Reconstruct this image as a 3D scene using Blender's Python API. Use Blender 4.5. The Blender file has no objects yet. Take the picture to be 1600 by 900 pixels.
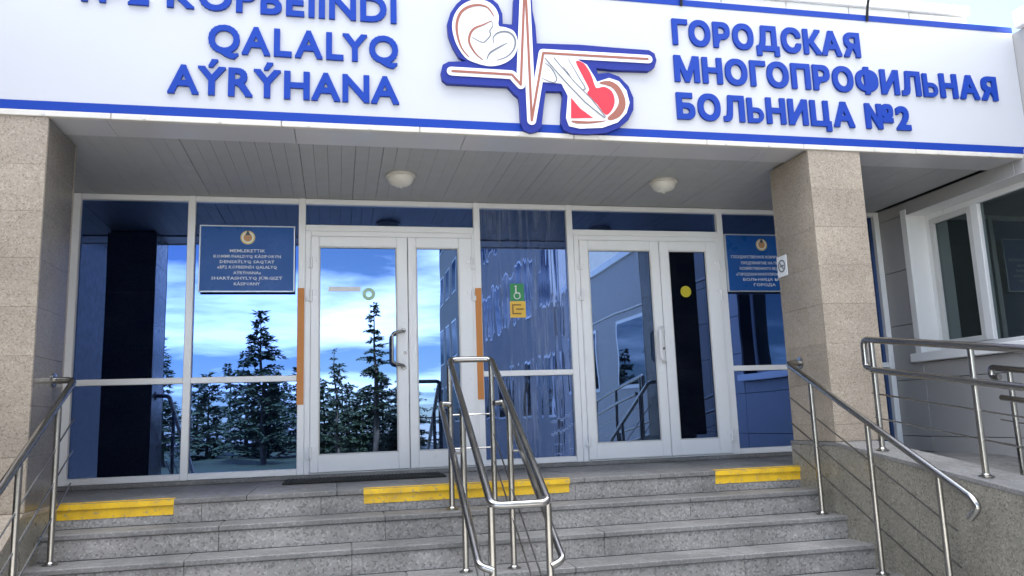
import bpy, bmesh, math, random
from mathutils import Vector, Matrix
from mathutils.geometry import delaunay_2d_cdt
random.seed(7)
scene = bpy.context.scene
C = scene.collection
rad = math.radians

# ------------------------------------------------------------------ camera
CAM = (-0.2268, -7.0309, 0.4456)
YAW, PITCH, ROLL, FPX = -0.2193, 0.1625, -0.0348, 1238.97
cam = bpy.data.cameras.new('camera'); cam.sensor_width = 36.0; cam.lens = FPX / 1600 * 36
cam.clip_start = 0.05; cam.clip_end = 2000
cam_o = bpy.data.objects.new('camera', cam); C.objects.link(cam_o)
_f = Vector((-math.sin(YAW)*math.cos(PITCH), math.cos(YAW)*math.cos(PITCH), math.sin(PITCH)))
_r = Vector((math.cos(YAW), math.sin(YAW), 0)); _u = _r.cross(_f)
_r2 = _r*math.cos(ROLL) + _u*math.sin(ROLL); _u2 = -_r*math.sin(ROLL) + _u*math.cos(ROLL)
M = Matrix.Identity(4)
for i in range(3):
    M[i][0] = _r2[i]; M[i][1] = _u2[i]; M[i][2] = -_f[i]; M[i][3] = CAM[i]
cam_o.matrix_world = M
scene.camera = cam_o

# ------------------------------------------------------------------ sky, sun, exposure
SUN_EL, SUN_AZ = rad(50), rad(18)            # azimuth from +Y towards +X: the sun stands behind the building
w = bpy.data.worlds.new('World'); scene.world = w; w.use_nodes = True
nt = w.node_tree; nt.nodes.clear()
def wn(t): return nt.nodes.new(t)
sky = wn('ShaderNodeTexSky'); sky.sky_type = 'NISHITA'; sky.sun_disc = False
sky.sun_elevation = SUN_EL; sky.sun_rotation = SUN_AZ; sky.air_density = 0.8; sky.dust_density = 0.3; sky.ozone_density = 2.5
tc = wn('ShaderNodeTexCoord'); sep = wn('ShaderNodeSeparateXYZ'); nt.links.new(tc.outputs['Generated'], sep.inputs[0])
zz = wn('ShaderNodeMath'); zz.operation = 'ADD'; zz.inputs[1].default_value = 0.16; nt.links.new(sep.outputs['Z'], zz.inputs[0])
dv = wn('ShaderNodeVectorMath'); dv.operation = 'DIVIDE'
cb = wn('ShaderNodeCombineXYZ')
for k in range(3): nt.links.new(zz.outputs[0], cb.inputs[k])
nt.links.new(tc.outputs['Generated'], dv.inputs[0]); nt.links.new(cb.outputs[0], dv.inputs[1])
mp = wn('ShaderNodeMapping'); mp.inputs['Location'].default_value = (0.4, 5.7, 0.0); mp.inputs['Scale'].default_value = (0.8, 1.3, 1)
nt.links.new(dv.outputs[0], mp.inputs[0])
no = wn('ShaderNodeTexNoise'); no.inputs['Scale'].default_value = 0.9; no.inputs['Detail'].default_value = 7; no.inputs['Roughness'].default_value = 0.56
nt.links.new(mp.outputs[0], no.inputs['Vector'])
cr = wn('ShaderNodeValToRGB'); cr.color_ramp.elements[0].position = 0.47; cr.color_ramp.elements[1].position = 0.66
nt.links.new(no.outputs['Fac'], cr.inputs[0])
mx = wn('ShaderNodeMixRGB'); mx.inputs[2].default_value = (22.5, 22.9, 23.8, 1)
nt.links.new(cr.outputs[0], mx.inputs[0]); nt.links.new(sky.outputs[0], mx.inputs[1])
bg = wn('ShaderNodeBackground'); bg.inputs['Strength'].default_value = 0.068; nt.links.new(mx.outputs[0], bg.inputs[0])
out = wn('ShaderNodeOutputWorld'); nt.links.new(bg.outputs[0], out.inputs[0])
sl = bpy.data.lights.new('sun', 'SUN'); sl.energy = 5.0; sl.angle = rad(0.55); sl.color = (1.0, 0.95, 0.86)
so = bpy.data.objects.new('sun', sl); C.objects.link(so)
_to = Vector((math.sin(SUN_AZ)*math.cos(SUN_EL), math.cos(SUN_AZ)*math.cos(SUN_EL), math.sin(SUN_EL)))
so.rotation_euler = _to.to_track_quat('Z', 'Y').to_euler(); so.location = (0, 0, 20)
vs = scene.view_settings; vs.view_transform = 'Standard'; vs.look = 'None'; vs.gamma = 1.0; vs.use_curve_mapping = False
vs.exposure = 2.6
scene.cycles.max_bounces = 10; scene.cycles.glossy_bounces = 5; scene.cycles.diffuse_bounces = 4
scene.cycles.caustics_reflective = False; scene.cycles.caustics_refractive = False

# ------------------------------------------------------------------ helpers
def link(o, parent=None):
    C.objects.link(o)
    if parent is not None: o.parent = parent
    return o
def tag(o, label=None, cat=None, group=None, kind=None):
    if label: o['label'] = label
    if cat: o['category'] = cat
    if group: o['group'] = group
    if kind: o['kind'] = kind
    return o
def thing(name, loc=(0, 0, 0), label=None, cat=None, group=None, kind=None):
    """Empty at the thing's base; parts are placed in world coordinates through obj()."""
    o = bpy.data.objects.new(name, None); o.empty_display_size = 0.1; o.location = loc; C.objects.link(o)
    return tag(o, label, cat, group, kind)
def wloc(o):
    v = Vector((0, 0, 0))
    while o is not None: v += o.location; o = o.parent
    return v
def mesh_obj(name, me, mat, parent=None, at=(0, 0, 0)):
    o = bpy.data.objects.new(name, me)
    if mat is not None and len(me.materials) == 0: me.materials.append(mat)
    link(o, parent)
    o.location = Vector(at) - (wloc(parent) if parent is not None else Vector((0, 0, 0)))
    return o
def obj(name, bm, mat, parent=None, smooth=False, recalc=True):
    """bm holds world coordinates; object origin is moved to its bounding-box base centre."""
    if recalc: bmesh.ops.recalc_face_normals(bm, faces=bm.faces)
    xs = [v.co for v in bm.verts]
    lo = Vector([min(c[i] for c in xs) for i in range(3)]); hi = Vector([max(c[i] for c in xs) for i in range(3)])
    o0 = Vector(((lo.x+hi.x)/2, (lo.y+hi.y)/2, lo.z))
    bmesh.ops.translate(bm, verts=bm.verts, vec=-o0)
    me = bpy.data.meshes.new(name); bm.to_mesh(me); bm.free()
    if smooth:
        me.polygons.foreach_set('use_smooth', [True]*len(me.polygons))
        me.set_sharp_from_angle(angle=rad(35))
    return mesh_obj(name, me, mat, parent, o0)
def nb(): return bmesh.new()
def box(bm, x0, x1, y0, y1, z0, z1, bev=0.0):
    r = bmesh.ops.create_cube(bm, size=1.0)
    vs_ = r['verts']
    for v in vs_:
        v.co = Vector(((x0+x1)/2 + v.co.x*(x1-x0), (y0+y1)/2 + v.co.y*(y1-y0), (z0+z1)/2 + v.co.z*(z1-z0)))
    if bev > 0:
        es = list({e for v in vs_ for e in v.link_edges})
        bmesh.ops.bevel(bm, geom=es, offset=bev, segments=1, affect='EDGES', clamp_overlap=True)
    return bm
_bc = {}
def slab(name, x0, x1, y0, y1, z0, z1, mat, parent, bev=0.003):
    """a cheap bevelled box that shares its mesh with alike pieces"""
    key = (name, round(x1-x0, 4), round(y1-y0, 4), round(z1-z0, 4), bev, mat.name)
    me = _bc.get(key)
    if me is None:
        bm = nb(); dx, dy, dz = (x1-x0)/2, (y1-y0)/2, (z1-z0)/2
        box(bm, -dx, dx, -dy, dy, -dz, dz, bev); bmesh.ops.recalc_face_normals(bm, faces=bm.faces)
        me = bpy.data.meshes.new(name); bm.to_mesh(me); bm.free(); me.materials.append(mat); _bc[key] = me
    return mesh_obj(name, me, mat, parent, ((x0+x1)/2, (y0+y1)/2, (z0+z1)/2))
def fillet(pts, r, n=5):
    pts = [Vector(p) for p in pts]; out = [pts[0]]
    for i in range(1, len(pts)-1):
        a, b, c = pts[i-1], pts[i], pts[i+1]
        d1 = (a-b); d2 = (c-b); l1, l2 = d1.length, d2.length; d1 = d1/l1; d2 = d2/l2
        k = min(r, l1*0.45, l2*0.45)
        p1 = b + d1*k; p2 = b + d2*k
        for j in range(n+1):
            t = j/n; out.append(p1*(1-t)**2 + b*2*t*(1-t) + p2*t*t)
    out.append(pts[-1]); return out
def tube(bm, pts, r, n=10, r_end=None, cap=True):
    pts = [Vector(p) for p in pts]; rings = []
    t = (pts[1]-pts[0]).normalized(); a = Vector((0, 0, 1)) if abs(t.z) < 0.9 else Vector((1, 0, 0))
    nrm = t.cross(a).normalized()
    for i, p in enumerate(pts):
        if i == 0: t = (pts[1]-pts[0])
        elif i == len(pts)-1: t = (pts[-1]-pts[-2])
        else: t = (pts[i+1]-pts[i]).normalized() + (pts[i]-pts[i-1]).normalized()
        t = t.normalized(); nrm = (nrm - t*nrm.dot(t)).normalized(); b = t.cross(nrm)
        rr = r if r_end is None else r + (r_end-r)*i/(len(pts)-1)
        rings.append([bm.verts.new(p + (nrm*math.cos(2*math.pi*k/n) + b*math.sin(2*math.pi*k/n))*rr) for k in range(n)])
    for i in range(len(rings)-1):
        for k in range(n):
            bm.faces.new((rings[i][k], rings[i][(k+1) % n], rings[i+1][(k+1) % n], rings[i+1][k]))
    if cap:
        bm.faces.new(list(reversed(rings[0]))); bm.faces.new(rings[-1])
    return bm
def prism_y(bm, pts, y0, y1):
    """polygon in XZ, extruded along Y"""
    a = [bm.verts.new((x, y0, z)) for x, z in pts]; b = [bm.verts.new((x, y1, z)) for x, z in pts]
    bm.faces.new(a); bm.faces.new(list(reversed(b))); n = len(pts)
    for i in range(n): bm.faces.new((a[i], b[i], b[(i+1) % n], a[(i+1) % n]))
    return bm
def prism_x(bm, pts, x0, x1):
    a = [bm.verts.new((x0, y, z)) for y, z in pts]; b = [bm.verts.new((x1, y, z)) for y, z in pts]
    bm.faces.new(a); bm.faces.new(list(reversed(b))); n = len(pts)
    for i in range(n): bm.faces.new((a[i], b[i], b[(i+1) % n], a[(i+1) % n]))
    return bm
def lathe(bm, c, prof, n=28, axis='z'):
    """prof: (radius, height) list; revolved about z (or about y) through c"""
    rings = []
    for r, h in prof:
        ring = []
        for k in range(n):
            a = 2*math.pi*k/n; x, y = max(r, 1e-4)*math.cos(a), max(r, 1e-4)*math.sin(a)
            ring.append(bm.verts.new(Vector(c) + (Vector((x, y, h)) if axis == 'z' else Vector((x, h, y)))))
        rings.append(ring)
    for i in range(len(rings)-1):
        for k in range(n): bm.faces.new((rings[i][k], rings[i][(k+1) % n], rings[i+1][(k+1) % n], rings[i+1][k]))
    bm.faces.new(rings[0]); bm.faces.new(rings[-1]); return bm

# ------------------------------------------------------------------ materials
class Mat:
    def __init__(s, name):
        s.m = bpy.data.materials.new(name); s.m.use_nodes = True; s.nt = s.m.node_tree; s.nt.nodes.clear()
        s.out = s.n('ShaderNodeOutputMaterial')
        s.pos = None
    def n(s, t, **k):
        x = s.nt.nodes.new(t)
        for a, b in k.items(): setattr(x, a, b)
        return x
    def l(s, a, b): s.nt.links.new(a, b)
    def P(s):
        if s.pos is None: s.pos = s.n('ShaderNodeNewGeometry').outputs['Position']
        return s.pos
    def noise(s, scale, detail=3, rough=0.5, stretch=None):
        v = s.P()
        if stretch:
            mpn = s.n('ShaderNodeMapping'); mpn.inputs['Scale'].default_value = stretch; s.l(v, mpn.inputs[0]); v = mpn.outputs[0]
        x = s.n('ShaderNodeTexNoise'); x.inputs['Scale'].default_value = scale; x.inputs['Detail'].default_value = detail
        x.inputs['Roughness'].default_value = rough; s.l(v, x.inputs['Vector']); return x.outputs['Fac']
    def ramp(s, fac, stops):
        x = s.n('ShaderNodeValToRGB'); e = x.color_ramp.elements
        while len(e) < len(stops): e.new(0.5)
        for i, (p, c) in enumerate(stops): e[i].position = p; e[i].color = (c[0], c[1], c[2], 1) if isinstance(c, tuple) else (c, c, c, 1)
        s.l(fac, x.inputs[0]); return x.outputs[0]
    def mix(s, fac, a, b, mode='MIX'):
        x = s.n('ShaderNodeMixRGB'); x.blend_type = mode
        for i, v in ((0, fac), (1, a), (2, b)):
            if isinstance(v, (int, float)): x.inputs[i].default_value = v if i == 0 else (v, v, v, 1)
            elif isinstance(v, tuple): x.inputs[i].default_value = (v[0], v[1], v[2], 1)
            else: s.l(v, x.inputs[i])
        return x.outputs[0]
    def rnd(s, lo, hi):
        o = s.n('ShaderNodeObjectInfo').outputs['Random']
        x = s.n('ShaderNodeMapRange'); x.inputs['To Min'].default_value = lo; x.inputs['To Max'].default_value = hi; s.l(o, x.inputs[0])
        return x.outputs[0]
    def bump(s, h, strength, dist=0.01):
        x = s.n('ShaderNodeBump'); x.inputs['Strength'].default_value = strength; x.inputs['Distance'].default_value = dist
        s.l(h, x.inputs['Height']); return x.outputs[0]
    def bsdf(s, col, rough=0.5, metal=0.0, normal=None, spec=0.5, coat=0.0):
        b = s.n('ShaderNodeBsdfPrincipled')
        for k, v in (('Base Color', col), ('Roughness', rough), ('Metallic', metal), ('Specular IOR Level', spec), ('Coat Weight', coat)):
            if isinstance(v, tuple): b.inputs[k].default_value = (v[0], v[1], v[2], 1)
            elif isinstance(v, (int, float)): b.inputs[k].default_value = v
            else: s.l(v, b.inputs[k])
        if normal is not None: s.l(normal, b.inputs['Normal'])
        s.l(b.outputs[0], s.out.inputs[0]); return s.m

def granite(name, base, dark, light, rough=0.35, scale=90, dirt=0.25, var=0.08):
    m = Mat(name)
    vor = m.n('ShaderNodeTexVoronoi'); vor.inputs['Scale'].default_value = scale; m.l(m.P(), vor.inputs['Vector'])
    sepc = m.n('ShaderNodeSeparateColor'); m.l(vor.outputs['Color'], sepc.inputs[0])
    g = m.ramp(sepc.outputs[0], [(0.0, dark), (0.16, dark), (0.24, base), (0.74, base), (0.86, light), (1.0, light)])
    n1 = m.noise(scale*0.55, 4, 0.6)
    g = m.mix(m.ramp(n1, [(0.35, 0.0), (0.62, 0.75)]), g, base)
    patch = m.ramp(m.noise(1.7, 5, 0.6), [(0.3, 1.0-dirt), (0.7, 1.06)])
    g = m.mix(1.0, g, patch, 'MULTIPLY')
    rv = m.n('ShaderNodeCombineColor'); r = m.rnd(1-var, 1+var)
    for k in range(3): m.l(r, rv.inputs[k])
    g = m.mix(1.0, g, rv.outputs[0], 'MULTIPLY')
    ro = m.ramp(m.noise(14, 4), [(0.3, rough*0.8), (0.7, min(1, rough*1.35))])
    return m.bsdf(g, ro, normal=m.bump(n1, 0.10, 0.002))
def painted(name, col, rough=0.45, dirt=0.12, scale=3.0, dirtcol=None, spec=0.5):
    m = Mat(name); dc = dirtcol or tuple(c*0.55 for c in col)
    f = m.ramp(m.noise(scale, 6, 0.65), [(0.42, 0.0), (0.8, 1.0)])
    f2 = m.mix(1.0, f, dirt, 'MULTIPLY')
    fine = m.noise(60, 2)
    return m.bsdf(m.mix(f2, col, dc), m.ramp(m.noise(9, 4), [(0.3, rough*0.85), (0.7, min(1, rough*1.2))]), normal=m.bump(fine, 0.04, 0.002), spec=spec)
def flat(name, col, rough=0.5, metal=0.0, spec=0.5):
    return Mat(name).bsdf(col, rough, metal, spec=spec)
def steel():
    m = Mat('brushed_steel'); n = m.noise(5, 5, 0.6)
    return m.bsdf(m.ramp(n, [(0.3, (0.34, 0.33, 0.315)), (0.7, (0.39, 0.38, 0.36))]), m.ramp(m.noise(11, 4), [(0.35, 0.20), (0.7, 0.27)]), 1.0)
def film_glass(name, tint, base, refl=0.9, wave=0.005, streak=0.0, wscale=1.6):
    m = Mat(name)
    wv = m.noise(wscale, 1, 0.4) if streak <= 0 else m.noise(9, 2, 0.5, (1, 1, 0.10))
    nrm = m.bump(wv, wave if streak <= 0 else 0.006, 0.3)
    gl = m.n('ShaderNodeBsdfGlossy'); gl.inputs['Color'].default_value = (*tint, 1); gl.inputs['Roughness'].default_value = 0.006
    m.l(nrm, gl.inputs['Normal'])
    df = m.n('ShaderNodeBsdfDiffuse'); df.inputs['Color'].default_value = (*base, 1)
    ms = m.n('ShaderNodeMixShader'); m.l(df.outputs[0], ms.inputs[1]); m.l(gl.outputs[0], ms.inputs[2])
    ms.inputs[0].default_value = refl
    last = ms.outputs[0]
    if streak > 0:                           # dried rain runs on the outside of the pane
        s1 = m.ramp(m.noise(26, 3, 0.6, (1, 1, 0.045)), [(0.40, 0.0), (0.72, 1.0)])
        s2 = m.ramp(m.noise(2.2, 3, 0.6, (1, 1, 0.5)), [(0.38, 0.15), (0.62, 1.0)])
        f = m.mix(1.0, m.mix(1.0, s1, s2, 'MULTIPLY'), streak, 'MULTIPLY')
        d2 = m.n('ShaderNodeBsdfDiffuse'); d2.inputs['Color'].default_value = (0.40, 0.47, 0.62, 1)
        m2 = m.n('ShaderNodeMixShader'); m.l(f, m2.inputs[0]); m.l(last, m2.inputs[1]); m.l(d2.outputs[0], m2.inputs[2]); last = m2.outputs[0]
    dust = m.ramp(m.noise(4, 5, 0.65), [(0.45, 0.0), (0.9, 0.025)])
    d3 = m.n('ShaderNodeBsdfDiffuse'); d3.inputs['Color'].default_value = (0.35, 0.37, 0.4, 1)
    m3 = m.n('ShaderNodeMixShader'); m.l(dust, m3.inputs[0]); m.l(last, m3.inputs[1]); m.l(d3.outputs[0], m3.inputs[2])
    m.l(m3.outputs[0], m.out.inputs[0]); return m.m

MT = {}
MT['beige'] = granite('beige_granite', (0.345, 0.29, 0.228), (0.20, 0.165, 0.127), (0.45, 0.40, 0.335), 0.42, 125, 0.22, 0.07)
MT['step'] = granite('grey_granite', (0.285, 0.274, 0.262), (0.135, 0.13, 0.125), (0.43, 0.415, 0.40), 0.5, 80, 0.42, 0.14)
MT['tread'] = granite('worn_grey_granite', (0.205, 0.199, 0.194), (0.15, 0.157, 0.153), (0.295, 0.29, 0.285), 0.6, 90, 0.42, 0.14)
MT['sidewall'] = granite('olive_grey_granite', (0.245, 0.23, 0.19), (0.125, 0.117, 0.096), (0.37, 0.35, 0.305), 0.3, 110, 0.3, 0.07)
MT['beigegrout'] = flat('beige_grout', (0.20, 0.17, 0.135), 0.9)
MT['polished'] = granite('polished_shaded_granite', (0.205, 0.185, 0.16), (0.15, 0.135, 0.115), (0.25, 0.23, 0.20), 0.16, 120, 0.25, 0.03)  # polished stone; the side face's weaker light is also put into the colour
MT['grout'] = flat('dark_grout', (0.055, 0.052, 0.048), 0.9)
MT['white'] = painted('white_plastic', (0.87, 0.875, 0.885), 0.32, 0.15, 2.2, (0.60, 0.58, 0.55))
MT['greyalu'] = painted('white_aluminium', (0.66, 0.66, 0.65), 0.4, 0.3, 3.0)
MT['pane'] = film_glass('blue_film_glass', (0.095, 0.165, 0.39), (0.001, 0.006, 0.035), 0.86)
MT['pane_clear'] = film_glass('door_glass', (0.125, 0.195, 0.35), (0.002, 0.006, 0.022), 0.88)
MT['pane_streak'] = film_glass('rain_streaked_film_glass', (0.11, 0.175, 0.37), (0.004, 0.014, 0.06), 0.8, streak=0.34)
MT['pane_dark'] = film_glass('dark_door_glass', (0.10, 0.16, 0.34), (0.001, 0.002, 0.006), 0.5)
MT['pane_wing'] = film_glass('green_window_glass', (0.17, 0.21, 0.22), (0.060, 0.075, 0.070), 0.55)
MT['steel'] = steel()
MT['signwhite'] = painted('sign_white_vinyl', (0.515, 0.525, 0.56), 0.35, 0.05, 1.5, (0.70, 0.71, 0.76))
MT['blue'] = painted('sign_blue', (0.008, 0.045, 0.33), 0.45, 0.15, 4.0, None, 0.2)
MT['navy'] = painted('sign_outline_blue', (0.02, 0.035, 0.25), 0.45, 0.15, 4.0, None, 0.2)
MT['logowhite'] = flat('logo_white', (0.80, 0.80, 0.82), 0.4)
MT['brown'] = flat('logo_brown', (0.30, 0.10, 0.07), 0.45)
MT['red'] = flat('logo_red', (0.62, 0.025, 0.05), 0.4)
MT['ink'] = flat('logo_grey_line', (0.16, 0.17, 0.20), 0.5)
MT['trim'] = painted('white_metal_trim', (0.66, 0.63, 0.58), 0.4, 0.35, 6.0, (0.33, 0.29, 0.24))
MT['soffit'] = painted('soffit_plank_paint', (0.42, 0.43, 0.435), 0.5, 0.25, 2.5, (0.31, 0.31, 0.31))
MT['band'] = painted('soffit_edge_metal', (0.55, 0.55, 0.57), 0.35, 0.12, 0.9, (0.45, 0.45, 0.47))
MT['black'] = flat('black_gap', (0.008, 0.008, 0.009), 0.9)
def worn_yellow():
    m = Mat('worn_yellow_paint')
    col = m.mix(m.ramp(m.noise(9, 5, 0.65), [(0.4, 0.0), (0.75, 1.0)]), (0.80, 0.50, 0.012), (0.58, 0.34, 0.02))
    wear = m.ramp(m.noise(38, 5, 0.7), [(0.565, 0.0), (0.66, 0.8)])
    return m.bsdf(m.mix(wear, col, (0.25, 0.235, 0.20)), 0.6, normal=m.bump(m.noise(60, 3), 0.12, 0.003))
MT['yellow'] = worn_yellow()
MT['orange'] = painted('orange_tape', (0.62, 0.24, 0.055), 0.55, 0.25, 7.0)
MT['plaque'] = painted('plaque_blue', (0.005, 0.082, 0.33), 0.3, 0.1, 3.0, None, 0.25)
MT['shadepanel'] = painted('shade_darkened_wing_wall', (0.045, 0.045, 0.05), 0.5, 0.2, 1.3)  # the left wing's shade is put into this dark wall colour
MT['plaqueframe'] = flat('plaque_frame', (0.50, 0.53, 0.58), 0.3, 0.6)
MT['plaquetext'] = flat('plaque_text', (0.72, 0.76, 0.82), 0.5)
MT['gold'] = flat('emblem_gold', (0.62, 0.50, 0.20), 0.4, 0.2)
MT['emblemblue'] = flat('emblem_dark', (0.03, 0.06, 0.08), 0.4)
MT['emblemred'] = flat('emblem_centre', (0.50, 0.26, 0.12), 0.4)
MT['lampglass'] = painted('lamp_glass', (0.72, 0.70, 0.64), 0.25, 0.2, 8.0)
MT['panel'] = painted('grey_wall_panel', (0.38, 0.372, 0.37), 0.5, 0.25, 1.3, (0.29, 0.283, 0.278))
MT['reveal'] = painted('white_reveal', (0.85, 0.85, 0.85), 0.45, 0.15, 2.5)
MT['mat'] = flat('black_rubber', (0.012, 0.013, 0.012), 0.85)
MT['paper'] = flat('white_paper', (0.78, 0.79, 0.80), 0.6)
MT['green'] = flat('sticker_green', (0.02, 0.26, 0.08), 0.4)
MT['stickyellow'] = flat('sticker_yellow', (0.80, 0.50, 0.05), 0.4)
MT['darkorange'] = flat('sticker_mark', (0.22, 0.09, 0.02), 0.5)
MT['dot'] = flat('yellow_dot', (0.50, 0.42, 0.02), 0.5)
MT['palering'] = flat('pale_ring', (0.42, 0.60, 0.40), 0.5)
def ground_mat():
    m = Mat('paving'); n = m.noise(0.6, 6, 0.6)
    return m.bsdf(m.ramp(n, [(0.3, (0.27, 0.265, 0.255)), (0.7, (0.38, 0.373, 0.36))]), 0.85, normal=m.bump(m.noise(40, 3), 0.2, 0.01))
MT['ground'] = ground_mat()
def leaf_mat(name, a, b):
    m = Mat(name)
    return m.bsdf(m.ramp(m.noise(2.3, 3, 0.6), [(0.3, a), (0.7, b)]), 0.7)
MT['needle'] = leaf_mat('spruce_needles', (0.035, 0.06, 0.03), (0.085, 0.12, 0.065))
MT['bark'] = leaf_mat('bark', (0.05, 0.038, 0.03), (0.11, 0.085, 0.065))
MT['lawn'] = leaf_mat('lawn_soil', (0.022, 0.036, 0.014), (0.045, 0.055, 0.026))
MT['blockwall'] = painted('pale_block_wall', (0.30, 0.295, 0.29), 0.7, 0.3, 0.7)
MT['blockglass'] = film_glass('block_window_glass', (0.24, 0.28, 0.34), (0.012, 0.016, 0.024), 0.5)

# ================================================================== measured layout (metres; landing = z 0, glazing = y 0)
XL, XR, XRR, SY, CD, XW = -1.99, 3.29, 3.74, -1.83, 0.555, 5.25
RISE, TREAD, LAND, NSTEP = 0.1552, 0.2715, 1.355, 7
GZ = -RISE*NSTEP
SOF = 2.42

# ------------------------------------------------------------------ ground and far surroundings
bm = nb(); bmesh.ops.create_grid(bm, x_segments=2, y_segments=2, size=400)
bmesh.ops.translate(bm, verts=bm.verts, vec=(0, 0, GZ)); tag(obj('ground', bm, MT['ground']), kind='structure')
bm = nb(); box(bm, -40, 4.4, -60, -14, GZ-0.1, GZ+0.12, 0.02); tag(obj('lawn', bm, MT['lawn']), kind='structure')

# ------------------------------------------------------------------ steps: landing, treads and risers laid from granite slabs
steps = thing('entrance_steps', (0.65, -1.4, GZ), kind='structure')
bm = nb()
prof = [(0.30, -0.04)]
for i in range(NSTEP):
    prof += [(-(LAND + i*TREAD) + 0.035, -i*RISE - 0.036), (-(LAND + i*TREAD) + 0.035, -(i+1)*RISE - 0.036)]
prof += [(0.30, GZ - 0.05)]
prism_x(bm, prof, XL + 0.002, XR - 0.002); obj('stair_core', bm, MT['grout'], steps)
def cuts(a, b, n, jit=0.0):
    e = [a + (b-a)*k/n for k in range(n+1)]
    for k in range(1, n): e[k] += random.uniform(-jit, jit)
    return e
for r_ in range(2):                                   # landing slabs, two rows
    y1, y0 = ((0.06, -0.66), (-0.664, -LAND))[r_]
    for k, (a, b) in enumerate(zip(cuts(XL, XR, 9)[:-1], cuts(XL, XR, 9)[1:])):
        slab('landing_slab', a+0.0015, b-0.0015, y0, y1, -0.034, 0.0, MT['tread'], steps, 0.004)
for i in range(NSTEP):
    yn = -(LAND + i*TREAD); z = -i*RISE
    n = (6, 5, 6, 5, 6, 5, 6)[i]; e = cuts(XL, XR, n, 0.12)
    for a, b in zip(e[:-1], e[1:]):                    # riser below this nosing
        slab('riser_slab', a+0.001, b-0.001, yn+0.012, yn+0.034, z-RISE+0.001, z-0.036, MT['step'], steps, 0.002)
    if i > 0:
        for a, b in zip(e[:-1], e[1:]):
            slab('tread_slab', a+0.001, b-0.001, yn, yn+TREAD+0.010, z-0.034, z+random.uniform(-0.001, 0.001), MT['tread'], steps, 0.005)
for k, (a, b) in enumerate(((-1.965, -1.267), (-0.052, 1.417), (2.561, 3.285))):
    bm = nb(); yn = -LAND
    box(bm, a, b, yn+0.005, yn+0.058, 0.002, 0.005)
    box(bm, a, b, yn-0.004, yn-0.001, -0.036, -0.001)
    box(bm, a+0.002, b-0.004, yn+0.008, yn+0.0115, -0.098, -0.038)
    o = obj('painted_strip', bm, MT['yellow'], steps)
    o['label'] = ('yellow paint on the top step beside the left pilaster', 'long yellow paint strip on the top step behind the middle handrail', 'yellow paint on the top step beside the right column')[k]

for (xa, xb) in ((-3.9, -2.96), (-2.957, XL-0.003), (XR+0.003, XR+0.307)):
    for (ya, yb) in ((-1.255, -0.664), (-0.66, 0.06)): slab('landing_slab', xa, xb, ya, yb, -0.034, 0.0, MT['tread'], steps, 0.004)
# threshold under the glazing
tag(slab('threshold', -3.9, XW-0.01, -0.07, 0.12, 0.0015, 0.036, MT['tread'], steps, 0.004))

# ------------------------------------------------------------------ side walls of the stairs, ramp
rs = 0.139
def rtop(y): return 0.194 if y > -1.86 else 0.194 + rs*(y + 1.86)
wall_r = thing('stair_side_wall', (3.4, -2.6, GZ), 'olive grey granite wall between the steps and the ramp', 'wall')
ys = [-1.26, -1.84, -2.62, -3.42, -4.22, -5.0, -6.2]
bm = nb(); prism_x(bm, [(-1.27, GZ-0.05), (-1.27, 0.17), (-1.86, 0.17), (-6.18, rtop(-6.18)-0.024), (-6.18, GZ-0.05)], XR+0.004, XR+0.30); obj('wall_core', bm, MT['grout'], wall_r)
for a, b in zip(ys[:-1], ys[1:]):
    bm = nb(); prism_x(bm, [(a-0.0015, GZ), (a-0.0015, rtop(a)-0.026), (b+0.0015, rtop(b)-0.026), (b+0.0015, GZ)], XR-0.016, XR+0.0035)
    obj('granite_slab', bm, MT['sidewall'], wall_r)
    bm = nb(); prism_x(bm, [(a-0.001, rtop(a)-0.024), (a-0.001, rtop(a)), (b+0.001, rtop(b)), (b+0.001, rtop(b)-0.024)], XR-0.020, XR+0.32)
    obj('coping_slab', bm, MT['tread'], wall_r)
ramp = thing('ramp', (4.4, -2.5, GZ), kind='structure')
def ry(y): return 0.0 if y > -1.3 else rs*(y + 1.3)
for k in range(12):
    a = 0.0 - k*0.62; b = a - 0.617
    for x0, x1 in ((XR+0.31, 4.42), (4.423, XW)):
        bm = nb(); prism_x(bm, [(a, ry(a)-0.3), (a, ry(a)), (b, ry(b)), (b, ry(b)-0.3)], x0, x1); obj('ramp_slab', bm, MT['tread'], ramp)
wall_l = thing('stair_side_wall', (-2.2, -2.4, GZ), 'low granite wall under the left pilaster beside the steps', 'wall')
def ltop(y): return 0.0 if y > -1.9 else 0.571*(y+1.9)
for a, b in ((-1.26, -1.9), (-1.9, -2.5), (-2.5, -3.2), (-3.2, -3.7)):
    bm = nb(); prism_x(bm, [(a-0.0015, GZ), (a-0.0015, ltop(a)-0.026), (b+0.0015, ltop(b)-0.026), (b+0.0015, GZ)], -2.45, XL+0.014)
    obj('granite_slab', bm, MT['sidewall'], wall_l)
    bm = nb(); prism_x(bm, [(a-0.001, ltop(a)-0.024), (a-0.001, ltop(a)), (b+0.001, ltop(b)), (b+0.001, ltop(b)-0.024)], -2.46, XL+0.02)
    obj('coping_slab', bm, MT['beige'], wall_l)

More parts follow.
